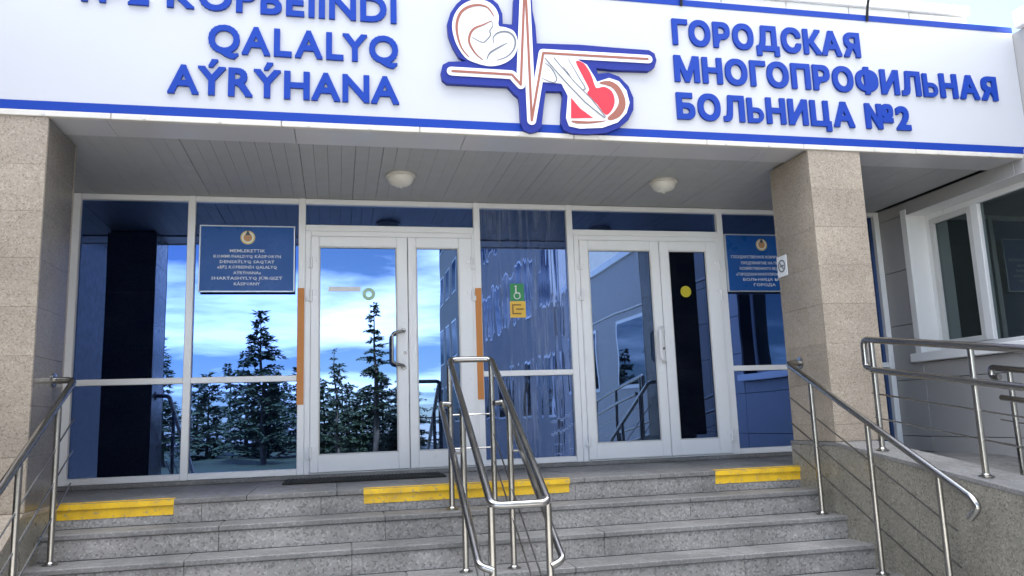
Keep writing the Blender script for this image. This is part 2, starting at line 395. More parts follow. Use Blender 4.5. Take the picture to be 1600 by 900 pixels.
# ------------------------------------------------------------------ columns clad in slabs
def column(x0, x1, zb, label, inner=None):
    t = thing('granite_column', ((x0+x1)/2, SY+CD/2, zb), label, 'column')
    bm = nb(); box(bm, x0+0.022, x1-0.022, SY+0.022, SY+CD-0.022, zb, SOF+0.05); obj('core', bm, MT['beigegrout'], t)
    zs = [2.398, 2.089, 1.794, 1.499, 1.204, 0.909, 0.614, 0.319]
    zs = [z for z in zs if z > zb+0.08] + [zb]
    for zt, z0 in zip(zs[:-1], zs[1:]):
        j = lambda: random.uniform(-0.0008, 0.0008)
        a, b = z0+0.0004, zt-0.0004
        slab('granite_slab', x0, x1, SY+j(), SY+0.021, a, b, MT['beige'], t, 0.0012)
        slab('granite_slab', x0, x1, SY+CD-0.021, SY+CD, a, b, MT['beige'], t, 0.0012)
        slab('granite_slab', x0+j()+0.001, x0+0.021, SY+0.0225, SY+CD-0.0225, a, b, MT['beige'], t, 0.0012)
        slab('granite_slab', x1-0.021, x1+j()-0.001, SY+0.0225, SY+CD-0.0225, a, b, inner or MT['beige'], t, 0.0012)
    return t
column(XR, XRR, 0.197, 'square beige granite column standing on the wall beside the ramp')
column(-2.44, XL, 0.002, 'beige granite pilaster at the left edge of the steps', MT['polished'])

# ------------------------------------------------------------------ canopy: soffit planks, edge band, core, roof edge
can = thing('entrance_canopy', (0.65, -0.9, 2.4), 'flat canopy with grey planked soffit over the entrance doors', 'canopy')
bm = nb(); box(bm, -4.6, XW+0.085, SY+0.125, 0.30, SOF+0.03, 3.5); obj('canopy_core', bm, MT['black'], can)
x = -3.9
while x < XW-0.1:
    slab('soffit_plank', x+random.choice((0.0006, 0.0006, 0.0006, 0.003)), x+0.0994, -1.478, 0.05, SOF+random.uniform(0, 0.0025), SOF+0.02, MT['soffit'], can, 0.001); x += 0.1
e = cuts(-4.0, XW+0.05, 8)
for a, b in zip(e[:-1], e[1:]):
    slab('edge_panel', a+0.0015, b-0.0015, SY+0.03, -1.484, 2.408+random.uniform(-0.001, 0.001), 2.43, MT['band'], can, 0.003)
e = cuts(-4.2, 5.13, 16)
for a, b in zip(e[:-1], e[1:]):
    slab('parapet_panel', a+0.003, b-0.003, -1.60, -1.3, 3.502, 3.755+random.uniform(-0.004, 0.004), MT['greyalu'], can, 0.004)
e = cuts(-4.2, 5.14, 4)
for a, b in zip(e[:-1], e[1:]):
    slab('parapet_cap', a+0.002, b-0.002, -1.635, -1.27, 3.76, 3.845, MT['white'], can, 0.006)

# ceiling lamps
for (lx, ly, lab) in ((0.27, -0.80, 'left round dome ceiling lamp under the canopy, unlit'), (2.52, -0.86, 'right round dome ceiling lamp under the canopy, unlit')):
    t = thing('ceiling_lamp', (lx, ly, SOF), lab, 'lamp', 'lamps under the canopy')
    bm = nb(); lathe(bm, (lx, ly, SOF), [(0.118, 0.0), (0.122, -0.008), (0.122, -0.022), (0.112, -0.026)], 32); obj('lamp_base', bm, MT['trim'], t, True)
    bm = nb(); lathe(bm, (lx, ly, SOF-0.0265), [(0.11, 0.0)] + [(0.11*math.cos(a), -0.075*math.sin(a)) for a in [k*math.pi/2/9 for k in range(1, 9)]] + [(0.012, -0.0755), (0.01, -0.083), (0.003, -0.085)], 32)
    obj('lamp_dome', bm, MT['lampglass'], t, True)

# ------------------------------------------------------------------ the big sign
sign = thing('hospital_sign', (0.6, SY, 2.4), 'long white hospital sign with raised blue letters above the entrance', 'sign')
SX0, SX1 = -4.6, 5.335
bm = nb(); box(bm, SX0, SX1, SY, SY+0.12, 2.438, 3.556, 0.003); obj('sign_panel', bm, MT['signwhite'], sign)
for za, zb in ((2.440, 2.500), (3.505, 3.555)):
    bm = nb(); box(bm, SX0+0.001, SX1-0.002, SY-0.004, SY-0.001, za, zb); obj('blue_stripe', bm, MT['blue'], sign)
e = cuts(SX0, SX1, 10, 0.1)
for a, b in zip(e[:-1], e[1:]):
    slab('trim_strip', a+0.002, b-0.002, SY-0.012, SY+0.03, 2.398+random.uniform(-0.002, 0.002), 2.437, MT['trim'], sign, 0.004)
    for q in (0.18, 0.62):                           # little fixing clips under the stripe
        xx = a + (b-a)*q
        slab('trim_clip', xx, xx+0.018, SY-0.018, SY-0.0125, 2.404, 2.430, MT['greyalu'], sign, 0.001)

_gl = {}
def glyph(ch, off):
    k = (ch, off)
    if k not in _gl:
        cu = bpy.data.curves.new('glyph', 'FONT'); cu.body = ch; cu.size = 1.0; cu.extrude = 0.0; cu.offset = off; cu.resolution_u = 5
        o = bpy.data.objects.new('glyph', cu); C.objects.link(o); bpy.context.view_layer.update()
        dg = bpy.context.evaluated_depsgraph_get()
        me = bpy.data.meshes.new_from_object(o.evaluated_get(dg))
        bpy.data.objects.remove(o); bpy.data.curves.remove(cu)
        me.materials.clear(); _gl[k] = me
    return _gl[k]
def gbox(me):
    xs = [v.co.x for v in me.vertices]; yy = [v.co.y for v in me.vertices]
    return min(xs), max(xs), min(yy), max(yy)
def union2d(polys, depth_pts=None):
    """union of 2-D polygons -> (verts, triangles), by constrained Delaunay"""
    vs2, fs = [], []
    for pl in polys:
        if sum(pl[i][0]*pl[(i+1) % len(pl)][1] - pl[(i+1) % len(pl)][0]*pl[i][1] for i in range(len(pl))) < 0: pl = list(reversed(pl))
        fs.append(list(range(len(vs2), len(vs2)+len(pl)))); vs2 += [Vector((q[0], q[1])) for q in pl]
    r = delaunay_2d_cdt(vs2, [], fs, 0, 1e-5)
    P2 = [(min(q[0] for q in pl), max(q[0] for q in pl), min(q[1] for q in pl), max(q[1] for q in pl), pl) for pl in polys]
    def inside(x, y):
        for a, b, c, d, pl in P2:
            if a <= x <= b and c <= y <= d:
                k = False; j = len(pl)-1
                for i in range(len(pl)):
                    if (pl[i][1] > y) != (pl[j][1] > y) and x < (pl[j][0]-pl[i][0])*(y-pl[i][1])/(pl[j][1]-pl[i][1]) + pl[i][0]: k = not k
                    j = i
                if k: return True
        return False
    V = r[0]
    return V, [f for f in r[2] if inside(sum(V[i][0] for i in f)/len(f), sum(V[i][1] for i in f)/len(f))]
def solid(V, F, y_back, y_front, fx=lambda p: p):
    """flat triangles in XZ -> closed plate between two y planes"""
    bm = nb(); vb = {}; vf = {}
    def g(d, i, y):
        if i not in d: q = fx(V[i]); d[i] = bm.verts.new((q[0], y, q[1]))
        return d[i]
    ed = {}
    for f in F:
        bm.faces.new([g(vf, i, y_front) for i in f]); bm.faces.new([g(vb, i, y_back) for i in reversed(f)])
        for i in range(len(f)):
            a, b = f[i], f[(i+1) % len(f)]
            if (b, a) in ed: del ed[(b, a)]
            else: ed[(a, b)] = 1
    for a, b in ed: bm.faces.new((vf[a], vb[a], vb[b], vf[b]))
    bmesh.ops.recalc_face_normals(bm, faces=bm.faces)
    return bm
_bold = {}
def bold(ch, off):
    """glyph thickened by off on every side: (verts, tris, bounds)"""
    if (ch, off) not in _bold and ch == 'Ь':             # stem and bowl drawn as strokes
        arc = lambda r1, r2, a0, a1: [(0.30 + r1*math.cos(a0), 0.235 + r1*math.sin(a0)), (0.30 + r1*math.cos(a1), 0.235 + r1*math.sin(a1)), (0.30 + r2*math.cos(a1), 0.235 + r2*math.sin(a1)), (0.30 + r2*math.cos(a0), 0.235 + r2*math.sin(a0))]
        polys = [[(0, 0), (0.165, 0), (0.165, 0.77), (0, 0.77)], [(0.1, 0), (0.302, 0), (0.302, 0.135), (0.1, 0.135)], [(0.1, 0.335), (0.302, 0.335), (0.302, 0.47), (0.1, 0.47)]]
        polys += [arc(0.235, 0.10, math.pi*(-0.5 + k/12), math.pi*(-0.5 + (k+1)/12)) for k in range(12)]
        V, F = union2d(polys); _bold[(ch, off)] = (V, F, (0.0, 0.535, 0.0, 0.77))
    if (ch, off) not in _bold:
        me = glyph(ch, 0.0); bm = nb(); bm.from_mesh(me); bmesh.ops.remove_doubles(bm, verts=bm.verts, dist=1e-4)
        polys = [[(v.co.x, v.co.y) for v in f.verts] for f in bm.faces]
        for e in bm.edges:
            if len(e.link_faces) == 1:
                p, q = e.verts[0].co, e.verts[1].co; d = (q-p).normalized(); n = Vector((-d.y, d.x, 0))*off
                polys.append([((p-n).x, (p-n).y), ((q-n).x, (q-n).y), ((q+n).x, (q+n).y), ((p+n).x, (p+n).y)])
        for v in bm.verts:
            c = v.co; polys.append([(c.x-off, c.y-off), (c.x+off, c.y-off), (c.x+off, c.y+off), (c.x-off, c.y+off)])
        bm.free(); V, F = union2d(polys); used = {i for f in F for i in f}
        xs = [V[i][0] for i in used]; yy = [V[i][1] for i in used]
        _bold[(ch, off)] = (V, F, (min(xs), max(xs), min(yy), max(yy)))
    return _bold[(ch, off)]
TIGHT = {'АЯ': -.0, 'КА': -.07, 'ГО': -.06, 'ЛЬ': 0.0, 'AÝ': -.13, 'ÝR': -.04, 'RÝ': -.08, 'ÝH': -.02, 'LA': -.02, 'LY': -.13, 'YQ': -.05, 'QA': -.05, 'AL': -0.01, 'HA': -.06, 'AN': -.05, 'NA': -.06}
def text_line(s, x0, x1, zb, cap, depth, off, mat, parent, y=SY, gap=0.14):
    hb = bold('H', off)[2]; base = hb[2]; sy = cap/(hb[3]-base)
    pos, xx, prev = [], 0.0, None
    for c in s:
        if c == ' ': xx += 0.42; prev = None; continue
        if prev: xx += gap*0.73 + TIGHT.get(prev+c, 0)
        b = bold(c, off)[2]; pos.append((c, xx)); xx += b[1]-b[0]; prev = c
    sx = (x1-x0)/xx
    for c, px in pos:
        V, F, b = bold(c, off)
        obj('letter', solid(V, F, y-0.001, y-depth, lambda q: (x0 + (px + q[0]-b[0])*sx, zb + (q[1]-(0.0 if c == 'Ь' else base))*sy)), mat, parent)
RUS, KAZ = 0.042, 0.030
for args in (('ГОРОДСКАЯ', 2.237, 3.840, 3.178), ('МНОГОПРОФИЛЬНАЯ', 2.232, 5.088, 2.883), ('БОЛЬНИЦА №2', 2.230, 4.225, 2.588)):
    text_line(*args, 0.197, 0.020, RUS, MT['blue'], sign)
for args in (('№2', -1.84, -1.435, 3.184), ('KÓPBEIINDI', -1.325, 0.172, 3.184), ('QALALYQ', -1.062, 0.180, 2.886), ('AÝRÝHANA', -1.302, 0.183, 2.590)):
    text_line(*args, 0.197, 0.020, KAZ, MT['blue'], sign)

# the emblem on the sign: mother and child, heartbeat line, hand with scalpel and heart
LP = {'blue': [(0.472, 2.831), (0.485, 2.888), (0.527, 2.913), (0.654, 2.925), (0.6, 2.953), (0.56, 3.027), (0.529, 3.114), (0.524, 3.203), (0.548, 3.282), (0.592, 3.351), (0.648, 3.408), (0.747, 3.44), (0.833, 3.426), (0.894, 3.376), (0.923, 3.306), (0.924, 3.228), (0.996, 3.227), (1.001, 3.28), (1.01, 3.413), (1.036, 3.575), (1.069, 3.705), (1.102, 3.736), (1.133, 3.712), (1.143, 3.558), (1.147, 3.345), (1.165, 3.227), (1.169, 3.096), (1.492, 3.109), (1.754, 3.105), (2.027, 3.104), (2.07, 3.08), (2.082, 3.027), (2.062, 2.969), (2.016, 2.94), (1.744, 2.931), (1.607, 2.936), (1.617, 2.894), (1.703, 2.906), (1.78, 2.881), (1.848, 2.812), (1.882, 2.722), (1.876, 2.63), (1.832, 2.55), (1.757, 2.488), (1.664, 2.445), (1.522, 2.428), (1.395, 2.429), (1.339, 2.453), (1.323, 2.499), (1.331, 2.602), (1.347, 2.705), (1.338, 2.741), (1.22, 2.737), (1.204, 2.646), (1.178, 2.467), (1.145, 2.43), (1.095, 2.418), (1.047, 2.436), (1.029, 2.485), (1.027, 2.636), (1.019, 2.68), (0.989, 2.704), (0.945, 2.755), (0.512, 2.752), (0.479, 2.779)], 'head': [(0.557, 3.18), (0.578, 3.272), (0.634, 3.348), (0.721, 3.394), (0.807, 3.391), (0.868, 3.348), (0.894, 3.284), (0.891, 3.208), (0.938, 3.199), (0.999, 3.175), (1.025, 3.112), (1.019, 3.033), (0.98, 2.966), (0.904, 2.916), (0.817, 2.897), (0.732, 2.911), (0.66, 2.938), (0.613, 2.992), (0.573, 3.079)], 'heartbg': [(1.2, 3.0), (1.436, 3.007), (1.536, 2.954), (1.59, 2.862), (1.607, 2.827), (1.7, 2.863), (1.775, 2.841), (1.829, 2.772), (1.847, 2.681), (1.818, 2.598), (1.748, 2.526), (1.627, 2.479), (1.46, 2.465), (1.379, 2.48), (1.36, 2.539), (1.381, 2.707), (1.337, 2.798), (1.198, 2.802)], 'red1': [(1.403, 2.693), (1.468, 2.615), (1.56, 2.549), (1.395, 2.538)], 'red2': [(1.453, 2.972), (1.511, 2.962), (1.559, 2.887), (1.586, 2.797), (1.605, 2.777), (1.657, 2.791), (1.714, 2.759), (1.732, 2.688), (1.71, 2.621), (1.658, 2.577), (1.598, 2.654), (1.527, 2.731), (1.542, 2.768), (1.496, 2.87)], 'br1': [(1.62, 2.818), (1.699, 2.838), (1.769, 2.801), (1.81, 2.718), (1.809, 2.64), (1.764, 2.57), (1.695, 2.539), (1.67, 2.555), (1.725, 2.609), (1.763, 2.676), (1.753, 2.741), (1.709, 2.795)], 'br2': [(1.399, 2.521), (1.527, 2.521), (1.662, 2.534), (1.564, 2.51), (1.436, 2.501)]}
LS = {'ecg': [(0.544, 2.842), (0.975, 2.842), (1.037, 2.771), (1.099, 3.621), (1.106, 2.508), (1.211, 3.021), (2.015, 3.029)], 'hair': [(0.673, 2.952), (0.62, 3.018), (0.592, 3.118), (0.591, 3.208), (0.623, 3.289), (0.683, 3.336), (0.757, 3.354), (0.818, 3.337), (0.86, 3.275)], 'hair2': [(0.84, 3.241), (0.777, 3.204), (0.715, 3.173), (0.682, 3.125), (0.676, 3.06), (0.716, 2.986), (0.77, 2.939)], 'face': [(0.84, 3.241), (0.849, 3.203), (0.825, 3.162), (0.83, 3.13), (0.792, 3.082), (0.761, 3.073), (0.695, 3.107)], 'baby': [(0.853, 3.067), (0.848, 3.112), (0.881, 3.15), (0.937, 3.166), (0.986, 3.148), (1.009, 3.098), (0.994, 3.032), (0.943, 2.976), (0.868, 2.943)], 'baby2': [(0.797, 2.941), (0.82, 2.994), (0.883, 3.039), (0.949, 3.08)], 'sc1': [(1.221, 2.982), (1.315, 2.871), (1.405, 2.771), (1.508, 2.663), (1.65, 2.551)], 'sc2': [(1.288, 2.989), (1.36, 2.9), (1.433, 2.814), (1.549, 2.697), (1.655, 2.559)], 'fing': [(1.189, 2.831), (1.273, 2.802), (1.303, 2.832), (1.268, 2.907), (1.217, 2.949)], 'fing2': [(1.396, 2.988), (1.469, 2.855), (1.514, 2.767), (1.45, 2.773), (1.401, 2.864), (1.355, 2.926)]}

def plate(name, pts, y0, y1, mat, parent):
    V, F = union2d([pts]); return obj(name, solid(V, F, y0, y1), mat, parent)
def smooth_poly(pts, closed=True, n=3):
    P = [Vector((a, b, 0)) for a, b in pts]; out = []; N = len(P)
    for i in range(N if closed else N-1):
        p0, p1, p2, p3 = (P[(i-1) % N], P[i], P[(i+1) % N], P[(i+2) % N]) if closed else (P[max(i-1, 0)], P[i], P[i+1], P[min(i+2, N-1)])
        for k in range(n):
            t = k/n; q = 0.5*((2*p1) + (p2-p0)*t + (2*p0-5*p1+4*p2-p3)*t*t + (3*p1-p0-3*p2+p3)*t**3); out.append((q.x, q.y))
    if not closed: out.append((P[-1].x, P[-1].y))
    return out
def stroke(name, pts, wd, y0, y1, mat, parent, taper=False, rnd=False):
    P = [Vector((a, b)) for a, b in pts]; N = len(P); polys = []
    ww = [wd/2*((0.25 + 0.75*math.sin(math.pi*(i+0.3)/(N-0.4))) if taper else 1.0) for i in range(N)]
    for i in range(N-1):
        d = (P[i+1]-P[i]).normalized(); n = Vector((-d.y, d.x))
        polys.append([tuple(P[i]-n*ww[i]), tuple(P[i+1]-n*ww[i+1]), tuple(P[i+1]+n*ww[i+1]), tuple(P[i]+n*ww[i])])
    for i in range(N):
        if rnd or 0 < i < N-1: polys.append([(P[i].x+ww[i]*math.cos(2*math.pi*k/12), P[i].y+ww[i]*math.sin(2*math.pi*k/12)) for k in range(12)])
    V, F = union2d(polys); return obj(name, solid(V, F, y0, y1), mat, parent)
Y1, Y2, Y3, Y4 = SY-0.040, SY-0.046, SY-0.050, SY-0.054
emb = plate('emblem', LP['blue'], SY-0.001, Y1, MT['navy'], sign); emb['label'] = 'raised blue outlined emblem with heartbeat line, mother and child, hand and red heart'
plate('head_field', smooth_poly(LP['head']), Y1-0.0005, Y2, MT['logowhite'], emb)
plate('heart_field', LP['heartbg'], Y1-0.0005, Y2, MT['logowhite'], emb)
stroke('heartbeat_band', LS['ecg'], 0.064, Y1-0.0008, Y2-0.0012, MT['logowhite'], emb, rnd=True)
stroke('heartbeat_line', LS['ecg'], 0.017, Y2-0.0016, Y3-0.001, MT['brown'], emb)
for k in ('red1', 'red2'): plate('red_heart', smooth_poly(LP[k]) if k == 'red2' else LP[k], Y2-0.0004, Y3, MT['red'], emb)
for k in ('br1', 'br2'): plate('brown_crescent', smooth_poly(LP[k]), Y2-0.0004, Y3, MT['brown'], emb)
for k, wd, mt in (('hair', 0.020, 'brown'), ('hair2', 0.017, 'brown'), ('face', 0.009, 'ink'), ('baby', 0.014, 'ink'), ('baby2', 0.013, 'ink'), ('fing', 0.008, 'ink'), ('fing2', 0.008, 'ink')):
    stroke('drawn_line', smooth_poly(LS[k], False), wd, Y2-0.0004, Y3, MT[mt], emb, taper=True)
plate('scalpel', LS['sc1'] + list(reversed(LS['sc2'])), Y2-0.0006, Y3-0.0008, MT['logowhite'], emb)
for k in ('sc1', 'sc2'): stroke('drawn_line', LS[k], 0.007, Y3-0.0012, Y4, MT['ink'], emb)

# thin dark rods over the sign's top edge
for (bx, lab) in ((3.94, 'thin dark metal rod over the sign near its right end'), (2.33, 'thin dark metal rod over the sign above the first Cyrillic letters')):
    bm = nb(); tube(bm, fillet([(bx-0.004, SY-0.012, 3.50), (bx, SY-0.02, 3.60), (bx+0.02, SY-0.10, 3.86), (bx+0.02, SY-0.55, 3.98)], 0.05), 0.011, 8)
    tag(obj('lamp_bracket', bm, MT['black'], None, True), lab, 'bracket')

# ------------------------------------------------------------------ glazed entrance wall
gw = thing('glazed_entrance', (0.65, 0.0, 0.03), 'blue glazed entrance wall with white frames under the canopy', 'storefront')
mull = [-3.85, -2.342, -1.443, -0.531, 1.0185, 1.905, 3.447, 4.34, 5.215]
for m_ in mull: slab('mullion', m_-0.030, m_+0.030, -0.045, 0.05, 0.037, SOF-0.002, MT['white'], gw, 0.004)
DOORS = {3: 0, 5: 1}
for i in range(len(mull)-1):
    a, b = mull[i]+0.0305, mull[i+1]-0.0305
    slab('transom', a, b, -0.040, 0.045, 2.370, SOF-0.003, MT['white'], gw, 0.004)
    if i in DOORS:
        slab('transom', a, b, -0.041, 0.045, 2.125, 2.182, MT['white'], gw, 0.004)
        slab('pane', a, b, 0.0, 0.008, 2.183, 2.369, MT['pane'], gw, 0.0)
    else:
        slab('transom', a, b, -0.041, 0.045, 0.818, 0.868, MT['white'], gw, 0.004)
        slab('transom', a, b, -0.041, 0.045, 0.038, 0.090, MT['white'], gw, 0.004)
        pm = MT['pane_streak'] if i == 4 else MT['pane']
        slab('pane', a, b, 0.0, 0.008, 0.869, 2.369, pm, gw, 0.0)
        slab('pane', a, b, 0.0, 0.008, 0.091, 0.817, pm, gw, 0.0)
for o in gw.children:
    if o.name.startswith('pane'): o.rotation_euler = (random.uniform(-.0012, .0012), 0, random.uniform(-.0012, .0012))
def ring(bm, x0, x1, z0, z1, gx0, gx1, gz0, gz1, y0, y1, bev=0.004):
    box(bm, x0, gx0, y0, y1, z0, z1, bev); box(bm, gx1, x1, y0, y1, z0, z1, bev)
    box(bm, gx0+0.0005, gx1-0.0005, y0+0.001, y1, z0, gz0, bev); box(bm, gx0+0.0005, gx1-0.0005, y0+0.001, y1, gz1, z1, bev)
def door_leaf(x0, x1, gx0, gx1, hinge_left, pane, label, handle):
    bm = nb(); ring(bm, x0, x1, 0.052, 2.072, gx0, gx1, 0.192, 1.982, -0.075, -0.010)
    leaf = obj('door_leaf', bm, MT['white'], gw); leaf['label'] = label
    bm = nb(); ring(bm, gx0-0.001, gx1+0.001, 0.191, 1.983, gx0+0.011, gx1-0.011, 0.203, 1.971, -0.070, -0.052, 0.004); obj('glazing_bead', bm, MT['greyalu'], leaf)
    slab('pane', gx0+0.005, gx1-0.005, -0.050, -0.044, 0.197, 1.977, pane, leaf, 0.0)
    hx = x0+0.004 if hinge_left else x1-0.004
    for hz in (1.835, 1.545, 0.215):
        bm = nb(); lathe(bm, (hx, -0.088, hz), [(0.011, -0.05), (0.0125, -0.048), (0.0125, -0.002), (0.009, -0.001), (0.009, 0.001), (0.0125, 0.002), (0.0125, 0.048), (0.011, 0.05)], 12)
        s_ = 1 if hinge_left else -1
        box(bm, min(hx, hx+s_*0.045), max(hx, hx+s_*0.045), -0.086, -0.0755, hz+0.003, hz+0.045, 0.002)
        box(bm, min(hx, hx-s_*0.032), max(hx, hx-s_*0.032), -0.086, -0.0755, hz-0.045, hz-0.003, 0.002)
        obj('hinge', bm, MT['white'], leaf, True)
    if handle:
        fx, gx = handle
        bm = nb(); tube(bm, fillet([(fx, -0.074, 1.235), (fx, -0.125, 1.225), (gx, -0.155, 1.205), (gx, -0.155, 0.945), (fx, -0.125, 0.925), (fx, -0.074, 0.915)], 0.035, 4), 0.0135 if gx < 1 else 0.017, 10)
        for hz in (1.235, 0.915): lathe(bm, (fx, -0.0745, hz), [(0.021, 0.0), (0.021, -0.008), (0.017, -0.011)], 14, 'y')
        obj('handle', bm, MT['white'] if gx > 1 else MT['steel'], leaf, True)
        bm = nb(); lathe(bm, (fx+0.012, -0.0748, 1.04), [(0.013, 0.0), (0.013, -0.006), (0.010, -0.008)], 14, 'y'); obj('lock_cylinder', bm, MT['steel'], leaf, True)
for k, (x0, x1) in enumerate(((-0.5005, 0.988), (1.9355, 3.4165))):
    bm = nb(); box(bm, x0, x0+0.046, -0.055, 0.03, 0.037, 2.124, 0.003); box(bm, x1-0.026, x1, -0.055, 0.03, 0.037, 2.124, 0.003)
    box(bm, x0+0.0465, x1-0.0265, -0.054, 0.03, 2.076, 2.123, 0.003); box(bm, x0+0.0465, x1-0.0265, -0.054, 0.03, 0.037, 0.049, 0.002)
    obj('door_frame', bm, MT['white'], gw)
door_leaf(-0.4535, 0.378, -0.385, 0.285, True, MT['pane_clear'], 'wide left leaf of the left double door', (0.335, 0.232))
door_leaf(0.384, 0.961, 0.455, 0.840, False, MT['pane_clear'], 'narrow right leaf of the left double door', None)
door_leaf(1.982, 2.774, 2.065, 2.690, True, MT['pane_clear'], 'wide left leaf of the right double door', (2.748, 2.700))
door_leaf(2.780, 3.389, 2.870, 3.262, False, MT['pane_dark'], 'narrow right leaf of the right double door with dark glass', None)
for (xa, xb, lab) in ((-0.566, -0.508, 'orange tape on the frame left of the left door'), (0.985, 1.040, 'orange tape on the frame right of the left door')):
    o = slab('tape_strip', xa, xb, -0.052 if xa < 0 else -0.062, -0.0465 if xa < 0 else -0.0565, 0.618, 1.615, MT['orange'], gw, 0.001); o['label'] = lab

# stickers on the glass
def disc(name, c, r, y, mat, parent=None, r_in=0.0, t=0.0015, n=28):
    bm = nb()
    if r_in <= 0: lathe(bm, (c[0], y, c[1]), [(r, 0), (r, -t)], n, 'y')
    else:
        rings = []
        for rr, h in ((r, 0), (r, -t), (r_in, -t), (r_in, 0)):
            rings.append([bm.verts.new((c[0]+rr*math.cos(2*math.pi*k/n), y+h, c[1]+rr*math.sin(2*math.pi*k/n))) for k in range(n)])
        for i in range(4):
            for k in range(n): bm.faces.new((rings[i][k], rings[i][(k+1) % n], rings[(i+1) % 4][(k+1) % n], rings[(i+1) % 4][k]))
    return obj(name, bm, mat, parent)
t = thing('wheelchair_sticker', (1.385, -0.002, 1.505), 'green square wheelchair sticker on the glass between the doors', 'sticker')
slab('backing', 1.320, 1.450, -0.0025, -0.001, 1.507, 1.668, MT['green'], t, 0.0)
disc('symbol', (1.385, 1.553), 0.032, -0.003, MT['paper'], t, 0.025)
bm = nb(); lathe(bm, (1.375, -0.003, 1.64), [(0.010, 0), (0.010, -0.001)], 14, 'y'); box(bm, 1.369, 1.381, -0.0042, -0.003, 1.575, 1.627); box(bm, 1.3815, 1.410, -0.0042, -0.003, 1.575, 1.584); box(bm, 1.408, 1.416, -0.0042, -0.003, 1.535, 1.5745)
obj('symbol', bm, MT['paper'], t)
t = thing('exit_sticker', (1.385, -0.002, 1.35), 'yellow square arrow sticker below the green one on the glass', 'sticker')
slab('backing', 1.315, 1.462, -0.0025, -0.001, 1.352, 1.503, MT['stickyellow'], t, 0.0)
bm = nb()
for bx in ((1.335, 1.347, 1.382, 1.475), (1.3475, 1.420, 1.463, 1.475), (1.3475, 1.420, 1.382, 1.394), (1.372, 1.442, 1.423, 1.436)): box(bm, bx[0], bx[1], -0.004, -0.003, bx[2], bx[3])
obj('symbol', bm, MT['darkorange'], t)
o = disc('ring_sticker', (0.04, 1.562), 0.055, -0.0505, MT['palering'], None, 0.026); tag(o, 'pale green ring sticker on the left door glass', 'sticker')
o = disc('dot_sticker', (3.035, 1.585), 0.055, -0.0505, MT['dot']); tag(o, 'round yellow dot sticker on the dark right door leaf', 'sticker')
tag(slab('white_strip', -0.305, -0.030, -0.0515, -0.0505, 1.585, 1.628, MT['paper'], None, 0.0), 'white strip on the left door glass', 'notice')  # thin white bar laid flat on the glass

# plaques
def flat_text(s, cx, z, h, wmax, y, mat, parent):
    cu = bpy.data.curves.new('line', 'FONT'); cu.body = s; cu.size = 1.0; cu.offset = 0.012; cu.resolution_u = 1
    o = bpy.data.objects.new('line', cu); C.objects.link(o); bpy.context.view_layer.update()
    me = bpy.data.meshes.new_from_object(o.evaluated_get(bpy.context.evaluated_depsgraph_get()))
    bpy.data.objects.remove(o); bpy.data.curves.remove(cu); me.materials.clear()
    x0, x1, y0, y1 = gbox(me); sc = wmax/(x1-x0)
    for v in me.vertices: v.co = Vector(((v.co.x-(x0+x1)/2)*sc, 0.0, v.co.y*h/0.73))
    me.materials.append(mat); return mesh_obj('text_line', me, mat, parent, (cx, y, z))
def plaque(x0, x1, z0, z1, lines, label):
    t = thing('wall_plaque', ((x0+x1)/2, -0.05, z0), label, 'plaque')
    slab('plate', x0+0.012, x1-0.012, -0.068, -0.047, z0+0.012, z1-0.012, MT['plaque'], t, 0.002)
    bm = nb(); ring(bm, x0, x1, z0, z1, x0+0.0125, x1-0.0125, z0+0.0125, z1-0.0125, -0.074, -0.046, 0.003); obj('frame', bm, MT['plaqueframe'], t)
    cx, W, Hh = (x0+x1)/2, x1-x0, z1-z0; ez = z1-0.106
    em = disc('emblem', (cx, ez), 0.060, -0.0690, MT['gold'], t, 0.0)
    em['label'] = 'round golden state emblem with winged wreath'
    disc('emblem_field', (cx, ez), 0.034, -0.0708, MT['emblemred'], em); disc('emblem_ring', (cx, ez), 0.047, -0.0708, MT['paper'], em, 0.038)
    bm = nb(); prism_y(bm, [(cx-0.022, ez+0.02), (cx+0.022, ez+0.02), (cx, ez+0.066)], -0.0748, -0.0726); obj('emblem_star', bm, MT['emblemblue'], em)
    for s, zf, wf, hf in lines: flat_text(s, cx, z1-zf*Hh, hf, wf*W, -0.0692, MT['plaquetext'], t)
K = [('MEMLEKETTIK', .405, .37), ('KOMMUNALDYQ KÁSIPORYN', .49, .70), ('DENSAÝLYQ SAQTAÝ', .57, .57), ('«№2 KÓPBEIINDI QALALYQ', .65, .62), ('AÝRÝHANA»', .735, .29), ('SHARÝASHYLYQ JÚRGIZÝ', .815, .74), ('KÁSIPORNY', .90, .27)]
plaque(-1.372, -0.588, 1.577, 2.157, [(a, b, c, 0.027) for a, b, c in K], 'blue plaque with emblem and white text left of the left door')
RU = [('ГОСУДАРСТВЕННОЕ КОММУНАЛЬНОЕ', .42, .86), ('ПРЕДПРИЯТИЕ НА ПРАВЕ', .525, .60), ('ХОЗЯЙСТВЕННОГО ВЕДЕНИЯ', .62, .66), ('«ГОРОДСКАЯ МНОГОПРОФИЛЬНАЯ', .72, .76), ('БОЛЬНИЦА №2»', .81, .58), ('ГОРОДА', .90, .30)]
plaque(3.474, 4.258, 1.580, 2.157, [(a, b, c, 0.027) for a, b, c in RU], 'blue plaque with emblem partly hidden behind the right column')

